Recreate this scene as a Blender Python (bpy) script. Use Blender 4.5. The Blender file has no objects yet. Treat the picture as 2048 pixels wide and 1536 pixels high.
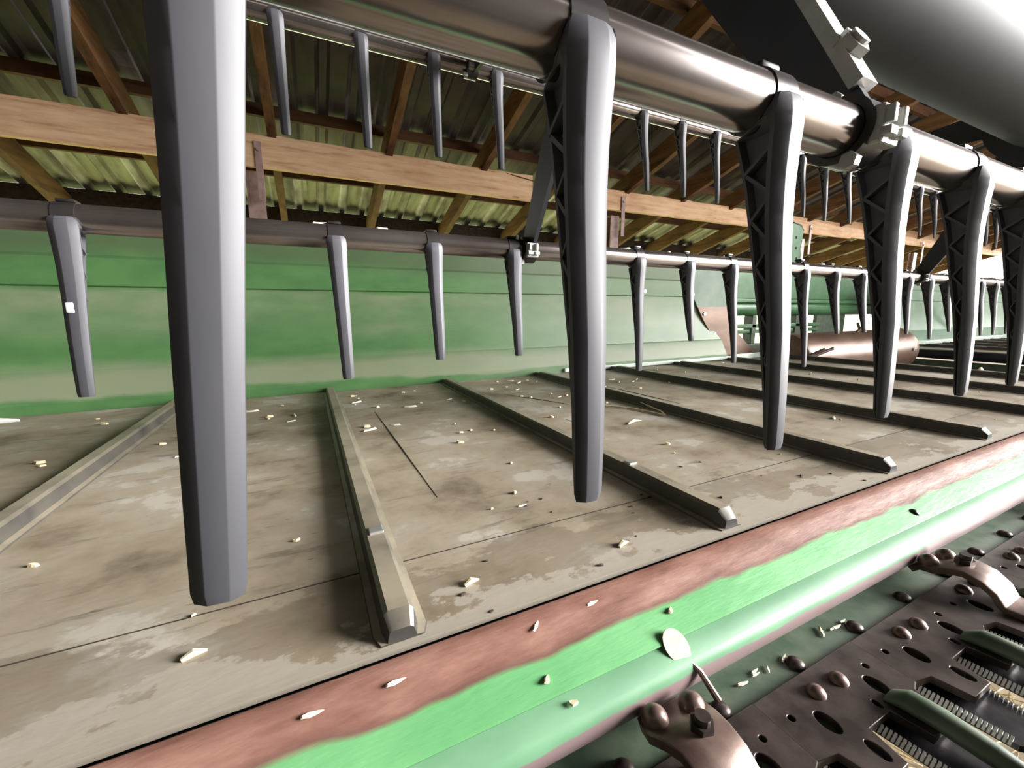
import bpy, bmesh, math, random
from mathutils import Vector, Matrix
random.seed(7)
SC = bpy.context.scene
COL = SC.collection

# ------------------------------------------------------------------ camera, sky, exposure
cam_data = bpy.data.cameras.new('camera')
cam = bpy.data.objects.new('camera', cam_data)
COL.objects.link(cam)
SC.camera = cam
cam_data.sensor_width = 36.0
cam_data.lens = 825.43 / 2048 * 36.0
cam_data.clip_start = 0.01
cam_data.clip_end = 300
YAW, PITCH, ROLL, CAM_Z = 0.4544, 0.1719, -0.0039, 0.2927
fw = Vector((math.sin(YAW) * math.cos(PITCH), math.cos(YAW) * math.cos(PITCH), -math.sin(PITCH)))
rt = Vector((math.cos(YAW), -math.sin(YAW), 0))
up = rt.cross(fw)
r2 = rt * math.cos(ROLL) + up * math.sin(ROLL)
u2 = up * math.cos(ROLL) - rt * math.sin(ROLL)
cam.matrix_world = Matrix(((r2.x, u2.x, -fw.x, 0), (r2.y, u2.y, -fw.y, 0),
                           (r2.z, u2.z, -fw.z, CAM_Z), (0, 0, 0, 1)))

world = bpy.data.worlds.new('overcast_sky')
SC.world = world
world.use_nodes = True
wn = world.node_tree.nodes
bg = wn['Background']
bg.inputs['Color'].default_value = (1.0, 0.985, 0.965, 1)
bg.inputs['Strength'].default_value = 1.0

# the bright side of the thin overcast: a very soft sun low on the right
sun_data = bpy.data.lights.new('hazy_sun', 'SUN')
sun_data.energy = 3.0
sun_data.angle = math.radians(26)
sun_data.color = (1.0, 0.985, 0.96)
sun = bpy.data.objects.new('hazy_sun', sun_data)
COL.objects.link(sun)
sun.rotation_euler = Vector((0.87, -0.43, 0.28)).to_track_quat('Z', 'Y').to_euler()

SC.view_settings.view_transform = 'Standard'
SC.view_settings.look = 'None'
SC.view_settings.exposure = 2.62
SC.view_settings.gamma = 1.0
SC.view_settings.use_curve_mapping = False
SC.cycles.use_denoising = True
SC.cycles.max_bounces = 10
SC.cycles.diffuse_bounces = 6
SC.cycles.glossy_bounces = 5

# ------------------------------------------------------------------ materials
def srgb(r, g, b):
    f = lambda c: (c / 255 / 12.92) if c / 255 <= 0.04045 else ((c / 255 + 0.055) / 1.055) ** 2.4
    return (f(r), f(g), f(b), 1)


class NT:
    def __init__(self, name):
        self.m = bpy.data.materials.new(name)
        self.m.use_nodes = True
        self.t = self.m.node_tree
        self.b = self.t.nodes['Principled BSDF']
        self.tc = self.t.nodes.new('ShaderNodeTexCoord')

    def n(self, kind, **kw):
        x = self.t.nodes.new(kind)
        for k, v in kw.items():
            setattr(x, k, v)
        return x

    def l(self, a, b):
        self.t.links.new(a, b)

    def mapped(self, scale=(1, 1, 1), src='Object'):
        mp = self.n('ShaderNodeMapping')
        mp.inputs['Scale'].default_value = scale
        self.l(self.tc.outputs[src], mp.inputs['Vector'])
        return mp.outputs[0]

    def noise(self, scale, detail=4, stretch=(1, 1, 1), rough=0.55):
        x = self.n('ShaderNodeTexNoise')
        x.inputs['Scale'].default_value = scale
        x.inputs['Detail'].default_value = detail
        x.inputs['Roughness'].default_value = rough
        self.l(self.mapped(stretch), x.inputs['Vector'])
        return x.outputs['Fac']

    def ramp(self, fac, stops):
        r = self.n('ShaderNodeValToRGB')
        e = r.color_ramp.elements
        while len(e) < len(stops):
            e.new(0.5)
        for i, (p, c) in enumerate(stops):
            e[i].position = p
            e[i].color = c if len(c) == 4 else (*c, 1)
        self.l(fac, r.inputs['Fac'])
        return r.outputs['Color']

    def mix(self, fac, a, b):
        x = self.n('ShaderNodeMix', data_type='RGBA')
        for sock, v in ((x.inputs[0], fac), (x.inputs[6], a), (x.inputs[7], b)):
            if hasattr(v, 'is_output'):
                self.l(v, sock)
            else:
                sock.default_value = v
        return x.outputs[2]

    def math(self, op, a, b=0.0, clamp=False):
        x = self.n('ShaderNodeMath', operation=op, use_clamp=clamp)
        for sock, v in ((x.inputs[0], a), (x.inputs[1], b)):
            if hasattr(v, 'is_output'):
                self.l(v, sock)
            else:
                sock.default_value = v
        return x.outputs[0]

    def xyz(self):
        s = self.n('ShaderNodeSeparateXYZ')
        self.l(self.tc.outputs['Object'], s.inputs[0])
        return s.outputs

    def finish(self, color, rough=0.5, metal=0.0, bump=None, bump_d=0.002, spec=0.5):
        if hasattr(color, 'is_output'):
            self.l(color, self.b.inputs['Base Color'])
        else:
            self.b.inputs['Base Color'].default_value = color
        if hasattr(rough, 'is_output'):
            self.l(rough, self.b.inputs['Roughness'])
        else:
            self.b.inputs['Roughness'].default_value = rough
        self.b.inputs['Metallic'].default_value = metal
        self.b.inputs['Specular IOR Level'].default_value = spec
        if bump is not None:
            bp = self.n('ShaderNodeBump')
            bp.inputs['Distance'].default_value = bump_d
            bp.inputs['Strength'].default_value = 0.6
            self.l(bump, bp.inputs['Height'])
            self.l(bp.outputs[0], self.b.inputs['Normal'])
        return self.m


W0, W1 = (0, 0, 0, 1), (1, 1, 1, 1)


def simple(name, c1, c2, scale=8, rough=0.5, metal=0.0, stretch=(1, 1, 1), lo=0.38, hi=0.62, bump_d=0.001, spec=0.5):
    t = NT(name)
    f = t.noise(scale, 5, stretch)
    return t.finish(t.ramp(f, [(lo, c1), (hi, c2)]), rough, metal, f, bump_d, spec)


MAT = {}
# belt: dusty dark rubber with worn and damp patches
t = NT('dusty_rubber_belt')
big = t.noise(5.5, 6, (1, 1, 1), 0.6)
fine = t.noise(60, 4, (0.6, 1.6, 1))
base = t.ramp(big, [(0.34, srgb(112, 100, 84)), (0.44, srgb(146, 133, 114)), (0.53, srgb(158, 146, 128)), (0.57, srgb(158, 149, 134)), (0.60, srgb(176, 168, 156))])
streak = t.ramp(t.noise(9, 5, (0.7, 4.5, 1), 0.7), [(0.33, W1), (0.43, W0)])
base = t.mix(t.math('MULTIPLY', streak, 0.55), base, srgb(92, 86, 77))
speck = t.ramp(fine, [(0.27, W1), (0.33, W0)])
base = t.mix(t.math('MULTIPLY', speck, 0.5), base, srgb(60, 54, 47))
x, y, z = t.xyz()
pn = t.noise(11, 6, (0.8, 1.3, 1), 0.65)
band = t.math('ADD', t.math('MULTIPLY', pn, 0.34), t.math('MULTIPLY', y, -1.0))
mud = t.ramp(t.math('ADD', band, 0.0), [(0.045, W0), (0.06, W1)])
base = t.mix(t.math('MULTIPLY', mud, 0.55), base, srgb(104, 92, 76))
pale = t.ramp(t.math('ADD', band, 0.0), [(0.130, W0), (0.137, W1)])
base = t.mix(t.math('MULTIPLY', pale, 0.7), base, srgb(160, 152, 140))
MAT['belt'] = t.finish(base, 0.62, 0, fine, 0.0008, 0.4)
t = NT('dusty_black_rubber_slat')
geo = t.n('ShaderNodeNewGeometry')
sep = t.n('ShaderNodeSeparateXYZ'); t.l(geo.outputs['Normal'], sep.inputs[0])
n1 = t.noise(16, 5)
d = t.math('MULTIPLY', t.ramp(sep.outputs[2], [(0.55, W0), (0.95, W1)]), t.ramp(n1, [(0.3, (0.45,) * 3), (0.6, (0.95,) * 3)]))
MAT['slat'] = t.finish(t.mix(d, t.ramp(n1, [(0.35, srgb(52, 50, 49)), (0.65, srgb(74, 70, 64))]), srgb(150, 140, 122)), 0.4, 0, n1, 0.0006)
# painted back panel: green with settled dust on the ledges
t = NT('dusty_green_panel')
x, y, z = t.xyz()
n1 = t.noise(3.5, 6, (0.6, 1, 1.6))
n2 = t.noise(18, 4, (0.5, 1, 1))
zz = t.math('ADD', z, t.math('MULTIPLY', t.math('SUBTRACT', n1, 0.5), 0.10))
dust_low = t.ramp(zz, [(0.0, W0), (0.03, W0), (0.042, W1), (0.10, W1), (0.15, W0)])
mid = t.ramp(zz, [(0.19, W0), (0.25, (0.6, 0.6, 0.6)), (0.36, W1), (0.375, W0)])
mid = t.mix(1.0, W0, mid)
patch = t.ramp(n1, [(0.42, W0), (0.6, W1)])
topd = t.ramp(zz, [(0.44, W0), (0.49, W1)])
green = t.ramp(n2, [(0.3, srgb(74, 116, 70)), (0.7, srgb(90, 132, 80))])
dustc = srgb(146, 150, 126)
c = t.mix(t.math('MULTIPLY', mid, t.math('ADD', t.math('MULTIPLY', patch, 0.55), 0.22)), green, dustc)
c = t.mix(t.math('MULTIPLY', dust_low, 0.75), c, dustc)
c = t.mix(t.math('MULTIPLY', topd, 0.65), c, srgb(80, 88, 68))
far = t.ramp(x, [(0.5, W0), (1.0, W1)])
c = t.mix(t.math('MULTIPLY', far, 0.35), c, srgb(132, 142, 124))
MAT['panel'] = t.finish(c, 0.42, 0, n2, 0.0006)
MAT['green'] = simple('green_machine_paint', srgb(58, 104, 66), srgb(76, 122, 80), 12, 0.35)
MAT['green_dark'] = simple('dull_dark_green_paint', srgb(58, 76, 60), srgb(80, 92, 74), 30, 0.5)
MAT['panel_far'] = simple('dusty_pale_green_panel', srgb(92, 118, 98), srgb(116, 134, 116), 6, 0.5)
# cutterbar skin: worn brown steel on the crown, wavy edge to green paint
t = NT('worn_cutterbar_skin')
x, y, z = t.xyz()
w1 = t.n('ShaderNodeTexNoise'); w1.noise_dimensions = '1D'
w1.inputs['Scale'].default_value = 9.0; w1.inputs['Detail'].default_value = 2
t.l(x, w1.inputs['W'])
edge = t.math('ADD', y, t.math('MULTIPLY', t.math('SUBTRACT', w1.outputs['Fac'], 0.5), 0.016))
fac = t.ramp(edge, [(0.2795, W0), (0.2803, W1)])
dark = t.ramp(edge, [(0.2785, W0), (0.2797, W1), (0.2808, W1), (0.2822, W0)])
rustn = t.noise(30, 6, (0.35, 1.5, 1), 0.65)
rust = t.ramp(rustn, [(0.3, srgb(92, 62, 52)), (0.5, srgb(114, 82, 72)), (0.68, srgb(132, 100, 88)), (0.78, srgb(170, 112, 76))])
gpaint = t.ramp(t.noise(14, 5, (0.5, 1, 1)), [(0.35, srgb(78, 132, 84)), (0.65, srgb(96, 146, 98))])
chip = t.ramp(t.noise(42, 2, (0.8, 1.0, 1)), [(0.74, W0), (0.76, W1)])
gpaint = t.mix(chip, gpaint, srgb(190, 215, 185))
c = t.mix(fac, gpaint, rust)
c = t.mix(t.math('MULTIPLY', dark, 0.6), c, srgb(70, 56, 52))
fine = t.noise(120, 3, (0.25, 1.4, 1))
MAT['skin'] = t.finish(c, t.ramp(rustn, [(0.3, (0.62,) * 3), (0.7, (0.5,) * 3)]), 0.0, fine, 0.0012, 0.08)
t = NT('worn_teal_skin')
x, y, z = t.xyz()
n1 = t.noise(26, 5, (0.4, 1, 1))
zz = t.math('ADD', z, t.math('MULTIPLY', t.math('SUBTRACT', n1, 0.5), 0.014))
f = t.ramp(t.math('MULTIPLY', zz, -10.0), [(0.455, W0), (0.475, W1)])
c = t.mix(f, t.ramp(n1, [(0.35, srgb(84, 124, 94)), (0.65, srgb(98, 138, 106))]), srgb(120, 102, 102))
MAT['skin_low'] = t.finish(c, 0.5, 0, n1, 0.0006, 0.35)
MAT['guard'] = simple('dark_oily_steel', srgb(56, 48, 46), srgb(84, 73, 69), 30, 0.36, 0.55, bump_d=0.0008)
MAT['guard_brown'] = simple('brown_scaled_steel', srgb(96, 76, 70), srgb(124, 104, 96), 26, 0.34, 0.45)
MAT['knife'] = simple('dark_knife_steel', srgb(60, 58, 62), srgb(84, 80, 80), 40, 0.28, 0.8)
MAT['tooth'] = simple('bright_serration_steel', srgb(225, 225, 222), srgb(238, 236, 230), 40, 0.4, 0.2)
MAT['tube'] = simple('polished_brown_steel_tube', srgb(124, 113, 109), srgb(164, 156, 154), 7, 0.2, 0.9, (0.6, 1, 1), bump_d=0.0003)
MAT['tine'] = simple('grey_moulded_plastic', srgb(66, 66, 71), srgb(80, 79, 85), 16, 0.5, 0, (1, 1, 0.3), spec=0.4, bump_d=0.0004)
MAT['clamp'] = simple('dark_clip_ring', srgb(50, 47, 47), srgb(66, 62, 61), 20, 0.3, 0.5)
MAT['black'] = simple('black_painted_steel', srgb(26, 28, 34), srgb(36, 38, 46), 10, 0.4)
MAT['reel_grey'] = simple('smooth_grey_paint', srgb(60, 63, 68), srgb(70, 72, 76), 3, 0.62, 0.0, bump_d=0.0002, spec=0.3)
MAT['castgrey'] = simple('cast_grey_metal', srgb(150, 150, 148), srgb(176, 176, 172), 24, 0.4, 0.2)
MAT['drum'] = simple('worn_brown_drum_steel', srgb(100, 78, 66), srgb(126, 102, 88), 12, 0.36, 0.35, (0.3, 1, 1))
MAT['chrome'] = simple('bright_steel_pin', srgb(190, 190, 188), srgb(215, 214, 210), 10, 0.25, 0.7)
MAT['rim'] = simple('pale_worn_rim', srgb(185, 200, 190), srgb(215, 220, 212), 20, 0.35, 0.2)
MAT['bolt_black'] = simple('black_dome_bolt', srgb(24, 22, 22), srgb(40, 38, 36), 40, 0.3, 0.3)
# timber
def wood(name, a, b, d, axis):
    t = NT(name)
    st = {'x': (0.7, 6, 6), 'y': (6, 0.7, 6)}[axis]
    f = t.noise(3.2, 7, st, 0.62)
    g = t.noise(1.6, 4)
    c = t.ramp(f, [(0.30, d), (0.44, a), (0.62, b)])
    c = t.mix(t.ramp(g, [(0.45, W0), (0.75, (0.5,) * 3)]), c, d)
    knot = t.ramp(t.noise(4.0, 2, (0.9, 2.2, 2.2)), [(0.70, W0), (0.76, W1)])
    c = t.mix(t.math('MULTIPLY', knot, 0.6), c, srgb(96, 58, 34))
    return t.finish(c, 0.75, 0, f, 0.004, 0.2)
MAT['beam'] = wood('sawn_beam_timber', srgb(206, 168, 136), srgb(222, 188, 156), srgb(172, 126, 94), 'x')
MAT['rafter'] = wood('aged_rafter_timber', srgb(98, 70, 48), srgb(116, 86, 58), srgb(66, 46, 32), 'y')
MAT['purlin'] = wood('dark_purlin_timber', srgb(84, 58, 42), srgb(98, 70, 50), srgb(54, 36, 26), 'x')
t = NT('weathered_roof_sheet')
n1 = t.noise(2.2, 6, (3.0, 0.5, 1))
n2 = t.noise(9, 5, (1, 0.5, 1))
c = t.ramp(n1, [(0.34, srgb(104, 98, 80)), (0.48, srgb(148, 148, 124)), (0.66, srgb(172, 174, 148))])
c = t.mix(t.ramp(n2, [(0.5, W0), (0.8, (0.6,) * 3)]), c, srgb(92, 70, 54))
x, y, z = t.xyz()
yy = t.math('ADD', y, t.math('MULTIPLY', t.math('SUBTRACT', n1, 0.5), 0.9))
upslope_shade = t.ramp(t.math('MULTIPLY', yy, 0.1), [(0.40, W1), (0.425, (0.8,) * 3), (0.47, (0.5,) * 3), (0.492, W0)])  # shade under the upper roof painted into the colour, fading towards the eave
c = t.mix(upslope_shade, c, t.ramp(n2, [(0.4, srgb(42, 34, 29)), (0.7, srgb(64, 54, 46))]))
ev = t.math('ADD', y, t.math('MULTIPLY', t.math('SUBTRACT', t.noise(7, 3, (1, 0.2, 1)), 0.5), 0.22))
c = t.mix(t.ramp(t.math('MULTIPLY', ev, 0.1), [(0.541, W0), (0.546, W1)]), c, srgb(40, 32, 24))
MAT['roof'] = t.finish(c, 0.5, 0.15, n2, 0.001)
MAT['mould'] = simple('black_mould_stain', srgb(36, 30, 26), srgb(60, 48, 38), 20, 0.9)
MAT['post'] = simple('dusty_pink_steel_post', srgb(140, 112, 108), srgb(164, 138, 134), 14, 0.5)
MAT['floor'] = simple('dry_dirt_floor', srgb(118, 104, 82), srgb(150, 134, 106), 6, 0.9, bump_d=0.01)
MAT['grass'] = simple('yellow_green_grass', srgb(136, 152, 84), srgb(166, 178, 112), 2.0, 0.9, bump_d=0.02)
MAT['gravel'] = simple('pale_gravel_yard', srgb(176, 168, 150), srgb(200, 194, 178), 3, 0.9, bump_d=0.01)
MAT['wall'] = simple('dark_wall_boards', srgb(96, 84, 72), srgb(120, 106, 92), 3, 0.8, 0, (4, 4, 0.5))
MAT['straw'] = simple('pale_straw', srgb(196, 178, 140), srgb(226, 212, 180), 60, 0.7)
MAT['husk'] = simple('pale_husk', srgb(206, 200, 178), srgb(228, 222, 205), 60, 0.6)
MAT['leaf'] = simple('dull_pale_leaf', srgb(150, 148, 132), srgb(172, 170, 152), 70, 0.7)
MAT['dirt'] = simple('dark_dirt_crumb', srgb(44, 36, 30), srgb(66, 54, 44), 80, 0.9)
MAT['paper'] = simple('white_scrap', srgb(215, 215, 212), srgb(232, 232, 228), 30, 0.6)


# ------------------------------------------------------------------ geometry helpers
def link(o, parent=None):
    COL.objects.link(o)
    if parent is not None:
        o.parent = parent
    return o


def tag(o, label=None, cat=None, group=None, kind=None):
    for k, v in (('label', label), ('category', cat), ('group', group), ('kind', kind)):
        if v:
            o[k] = v
    return o


def thing(name, label, cat, loc=(0, 0, 0), group=None):
    o = bpy.data.objects.new(name, None)
    o.empty_display_size = 0.05
    o.location = loc
    link(o)
    return tag(o, label, cat, group)


def structure(o):
    o['kind'] = 'structure'
    return o


def obj(name, bm, mat, parent=None, smooth=False, loc=None, sharp=0.7):
    me = bpy.data.meshes.new(name)
    bmesh.ops.recalc_face_normals(bm, faces=bm.faces)
    bm.to_mesh(me)
    bm.free()
    me.materials.append(MAT[mat] if isinstance(mat, str) else mat)
    if smooth:
        for p in me.polygons:
            p.use_smooth = True
        me.set_sharp_from_angle(angle=sharp)
    o = bpy.data.objects.new(name, me)
    if loc is not None:
        o.location = loc
    return link(o, parent)


def clone(src, parent=None, loc=None, rot=None, scale=None):
    o = src.copy()
    COL.objects.link(o)
    o.parent = parent
    if loc is not None:
        o.location = loc
    if rot is not None:
        o.rotation_euler = rot
    if scale is not None:
        o.scale = scale
    return o


def BM():
    return bmesh.new()


def box(bm, x0, x1, y0, y1, z0, z1, bev=0.0):
    vs = [bm.verts.new((x, y, z)) for x in (x0, x1) for y in (y0, y1) for z in (z0, z1)]
    fs = [(0, 1, 3, 2), (4, 6, 7, 5), (0, 4, 5, 1), (2, 3, 7, 6), (0, 2, 6, 4), (1, 5, 7, 3)]
    faces = [bm.faces.new([vs[i] for i in f]) for f in fs]
    if bev > 0:
        es = list({e for f in faces for e in f.edges})
        bmesh.ops.bevel(bm, geom=es, offset=bev, segments=2, affect='EDGES', profile=0.5)
    return bm


def loops(bm, rings, close=True, cap=True):
    vv = [[bm.verts.new(p) for p in r] for r in rings]
    n = len(rings[0])
    for a, b in zip(vv, vv[1:]):
        for i in range(n if close else n - 1):
            j = (i + 1) % n
            bm.faces.new((a[i], a[j], b[j], b[i]))
    if cap and close:
        bm.faces.new(vv[0])
        bm.faces.new(list(reversed(vv[-1])))
    return bm


def tube(bm, a, b, r, seg=20, r1=None, inner=None):
    a, b = Vector(a), Vector(b)
    d = (b - a).normalized()
    s = d.orthogonal().normalized()
    t_ = d.cross(s)
    r1 = r if r1 is None else r1
    ring = lambda c, rr: [c + (s * math.cos(2 * math.pi * i / seg) + t_ * math.sin(2 * math.pi * i / seg)) * rr for i in range(seg)]
    if inner is None:
        loops(bm, [ring(a, r), ring(b, r1)])
    else:
        loops(bm, [ring(a, inner), ring(a, r), ring(b, r1), ring(b, inner), ring(a, inner)], cap=False)
    return bm


def sweep(bm, pts, r, seg=8, rx=None):
    pts = [Vector(p) for p in pts]
    rings = []
    for i, p in enumerate(pts):
        d = (pts[min(i + 1, len(pts) - 1)] - pts[max(i - 1, 0)]).normalized()
        s = d.cross(Vector((0, 0, 1)))
        s = s.normalized() if s.length > 1e-4 else Vector((1, 0, 0))
        t_ = s.cross(d).normalized()
        rr = r[i] if isinstance(r, (list, tuple)) else r
        rings.append([p + s * math.cos(2 * math.pi * k / seg) * rr + t_ * math.sin(2 * math.pi * k / seg) * rr for k in range(seg)])
    return loops(bm, rings)


def extrude_x(bm, prof, x0, x1, close=True):
    """a closed outline in (y, z) drawn out along x"""
    return loops(bm, [[(x0, y, z) for y, z in prof], [(x1, y, z) for y, z in prof]], close, close)


def plate_x(bm, outline, x0, x1):
    return extrude_x(bm, outline, x0, x1)


def thick(pts, th):
    """closed outline of a bent sheet of thickness th from an open (y,z) line"""
    out = []
    for i, p in enumerate(pts):
        a = Vector(pts[max(i - 1, 0)]); b = Vector(pts[min(i + 1, len(pts) - 1)])
        d = (b - a).normalized()
        out.append((p[0] - d.y * th, p[1] + d.x * th))
    return list(pts) + list(reversed(out))


def dome(bm, c, r, h, seg=16, rings=5, hexb=False):
    cx, cy, cz = c
    rr = [[(cx + r * math.cos(2 * math.pi * i / seg), cy + r * math.sin(2 * math.pi * i / seg), cz - 0.002) for i in range(seg)]]
    for k in range(rings):
        a = (math.pi / 2) * k / rings
        rr.append([(cx + r * math.cos(a) * math.cos(2 * math.pi * i / seg), cy + r * math.cos(a) * math.sin(2 * math.pi * i / seg), cz + h * math.sin(a)) for i in range(seg)])
    a = math.pi / 2 * 0.97
    rr.append([(cx + r * math.cos(a) * math.cos(2 * math.pi * i / seg), cy + r * math.cos(a) * math.sin(2 * math.pi * i / seg), cz + h) for i in range(seg)])
    return loops(bm, rr)


# ------------------------------------------------------------------ the shed (setting)
GROUND = -0.55
X0, X1 = -4.4, 16.3
SLOPE = 0.30
RIDGE_Y = -1.7   # high open front edge of the single-pitch roof
EAVE_Y = 5.62
def roof_z(y):
    return 1.85 - SLOPE * (y - 4.0)


bm = BM(); box(bm, X0 - 0.5, X1, -2.0, 5.6, GROUND - 0.2, GROUND)
structure(obj('floor', bm, 'floor'))
bm = BM(); box(bm, -60, 90, 5.6, 90, GROUND - 0.25, GROUND - 0.02)
tag(obj('lawn', bm, 'grass'), 'sunlit yellow-green grass outside behind the shed', 'grass', kind='stuff')
bm = BM(); box(bm, X1, 90, -90, 5.6, GROUND - 0.25, GROUND - 0.02)
box(bm, -60, X1, -90, -2.0, GROUND - 0.25, GROUND - 0.02)
tag(obj('gravel_yard', bm, 'gravel'), 'pale gravel yard outside the open end of the shed', 'gravel', kind='stuff')
bm = BM(); plate_x(bm, [(-1.9, GROUND), (5.4, GROUND), (5.4, roof_z(5.4)), (-1.9, roof_z(-1.9))], X0 - 0.08, X0)
structure(obj('wall_left', bm, 'wall'))
bm = BM(); box(bm, X0, 2.6, -1.7, -1.6, GROUND, 3.3)  # unseen front wall, its length set to bring light in from the right
structure(obj('wall_front_unseen', bm, 'wall'))
bm = BM(); box(bm, 8.4, X1, -1.7, -1.6, GROUND, 3.3)  # unseen wall piece added to keep direct light off the far wing
structure(obj('wall_front_unseen', bm, 'wall'))

ceil = bpy.data.objects.new('ceiling', None)
link(ceil)
structure(ceil)


def sheet_mesh(ya, yb, w=0.9):
    bm = BM()
    ribs = 4
    prof = []
    for k in range(ribs):
        u = k * w / ribs
        d = w / ribs
        prof += [(u, 0), (u + d * 0.40, 0), (u + d * 0.52, -0.028), (u + d * 0.74, -0.028), (u + d * 0.86, 0)]
    prof.append((w, 0))
    ny = 2
    rings = []
    for k in range(ny):
        yy = ya + (yb - ya) * k / (ny - 1)
        rings.append([(u, yy, roof_z(yy) + v) for u, v in prof])
    vv = [[bm.verts.new(p) for p in r] for r in rings]
    for a, b in zip(vv, vv[1:]):
        for i in range(len(prof) - 1):
            bm.faces.new((a[i], a[i + 1], b[i + 1], b[i]))
    bmesh.ops.solidify(bm, geom=bm.faces[:], thickness=0.003)
    return bm


RAFTER_H, PUR_H = 0.195, 0.075
first = {}
nx = int(round((X1 - X0) / 0.9))
for side, (ya, yb) in (('back', (RIDGE_Y, EAVE_Y)),):
    for k in range(nx):
        if side not in first:
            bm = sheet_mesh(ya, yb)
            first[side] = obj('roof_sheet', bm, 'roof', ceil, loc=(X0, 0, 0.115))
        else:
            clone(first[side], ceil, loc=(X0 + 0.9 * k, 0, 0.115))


def rafter_bm(ya, yb):
    bm = BM()
    o = [(y, roof_z(y)) for y in (ya, yb)]
    h = RAFTER_H
    prof = [(o[0][0], o[0][1]), (o[1][0], o[1][1]), (o[1][0], o[1][1] - h), (o[0][0], o[0][1] - h)]
    return plate_x(bm, prof, -0.030, 0.030)


RX = [-1.94 + 0.9 * k for k in range(-2, 20)]
rb = None
for x in RX:
    if rb is None:
        rb = obj('rafter', rafter_bm(RIDGE_Y, EAVE_Y - 0.02), 'rafter', ceil, loc=(x, 0, 0.0))
    else:
        clone(rb, ceil, loc=(x, 0, 0))
for y in (5.57, 4.84, 4.08, 3.28, 2.4, 1.6, 0.7, -0.1, -0.9, -1.6):
    bm = BM()
    s = -SLOPE if y > RIDGE_Y else SLOPE
    prof = [(y - 0.02, roof_z(y) + 0.0), (y + 0.02, roof_z(y)), (y + 0.02, roof_z(y) + PUR_H + 0.012), (y - 0.02, roof_z(y) + PUR_H + 0.012)]
    if y == 5.57:
        prof = [(y - 0.02, 1.285), (y + 0.02, 1.285), (y + 0.02, roof_z(y) + 0.08), (y - 0.02, roof_z(y) + 0.085)]
    extrude_x(bm, prof, X0 - 0.02, X1 - 0.02)
    obj('purlin', bm, 'mould' if y == 5.57 else 'purlin', ceil)

# header beams on steel posts
def beam(label, xa, xb, z0, z1, y0=4.0, y1=4.045, split=True, tilt=0.0):
    r = thing('wooden_beam', label, 'beam', (xa, y0, z0))
    bm = BM()
    n = 60
    rings = []
    for k in range(n + 1):
        x = (xb - xa) * k / n
        dz = tilt * x
        j = lambda a: random.uniform(-a, a)
        rings.append([(x, j(.002), dz + j(.003)), (x, (y1 - y0), dz), (x, (y1 - y0), dz + z1 - z0), (x, j(.002), dz + z1 - z0 + j(.004))])
    loops(bm, rings)
    obj('plank', bm, 'beam', r)
    return r


b1 = beam('long sawn timber beam on the left, cracked along its top', -4.3, 2.2, 1.41, 1.655, tilt=0.0035)
bm = BM()
sweep(bm, [(6.20, -0.003, 0.255), (6.35, -0.006, 0.235), (6.55, -0.003, 0.215), (6.7, -0.002, 0.214)], [0.002, 0.006, 0.005, 0.001], 6)
obj('crack_splinter', bm, 'purlin', b1)
b2 = beam('sawn timber beam in the middle with knots and a butt joint', 2.55, 8.3, 1.45, 1.665, 4.01, 4.055, tilt=0.008)
b3 = beam('farthest timber beam running to the bright open shed end', 8.3, 15.2, 1.52, 1.77, 4.02, 4.065, tilt=0.006)
for x, lab in ((-0.295, 'pinkish steel post under the left timber beam, behind the nearest tine'),
               (3.35, 'slim pinkish steel post with bracket strap under the middle beam'),
               (7.07, 'slim pinkish steel post beside the green S-shaped plate'),
               (10.8, 'farthest steel post carrying the beam near the open end')):
    r = thing('steel_post', lab, 'post', (x, 4.07, GROUND))
    bm = BM(); box(bm, -0.06, 0.06, 0.0, 0.012, 0, 1.96 + 0.0); box(bm, -0.008, 0.008, 0.012, 0.07, 0, 1.96); box(bm, -0.06, 0.06, 0.07, 0.082, 0, 1.96)
    obj('shaft', bm, 'post', r)
    bm = BM(); box(bm, 0.025, 0.075, -0.082, -0.072, 1.72, 2.16, 0.002)
    obj('strap', bm, 'post', r)
    bm = BM(); tube(bm, (0.05, -0.095, 2.10), (0.05, -0.08, 2.10), 0.012, 8)
    obj('bolt', bm, 'post', r)

# ------------------------------------------------------------------ header frame: back sheet and centre frame
YA = 1.678
hdr = thing('header_frame', 'green harvester header frame with dusty sheet-metal back wall', 'machine frame', (0, YA, 0))
def rel(prof):
    return [(y - YA, z) for y, z in prof]
back_prof = [(1.678, -0.05), (1.678, 0.030), (1.682, 0.036), (1.690, 0.10), (1.690, 0.125), (1.694, 0.13), (1.715, 0.20), (1.724, 0.28), (1.722, 0.374),
             (1.716, 0.378), (1.712, 0.46), (1.709, 0.468), (1.70, 0.56), (1.715, 0.585), (1.80, 0.60)]
# the right end of the back sheet is cut on a curve
def back_panel(name, x_left, ends, mat, mirror=False):
    bm = BM()
    L = thick(rel(back_prof), -0.004)
    n = len(back_prof)
    rings = []
    cut = [ends(z) for y, z in back_prof]
    cut = cut + list(reversed(cut))
    ring0 = [(x_left, y, z) for y, z in L]
    ring1 = [(cut[i], y, z) for i, (y, z) in enumerate(L)]
    loops(bm, [ring0, ring1])
    return obj(name, bm, mat, hdr, smooth=True, sharp=0.2)


def interp(tab, z):
    for (z0, v0), (z1, v1) in zip(tab, tab[1:]):
        if z <= z1:
            return v0 + (v1 - v0) * max(0, (z - z0) / (z1 - z0))
    return tab[-1][1]


back_panel('back_sheet', -2.4, lambda z: interp([(0.0, 2.30), (0.12, 2.24), (0.25, 2.12), (0.45, 1.98), (0.6, 1.94)], z), 'panel')
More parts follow.
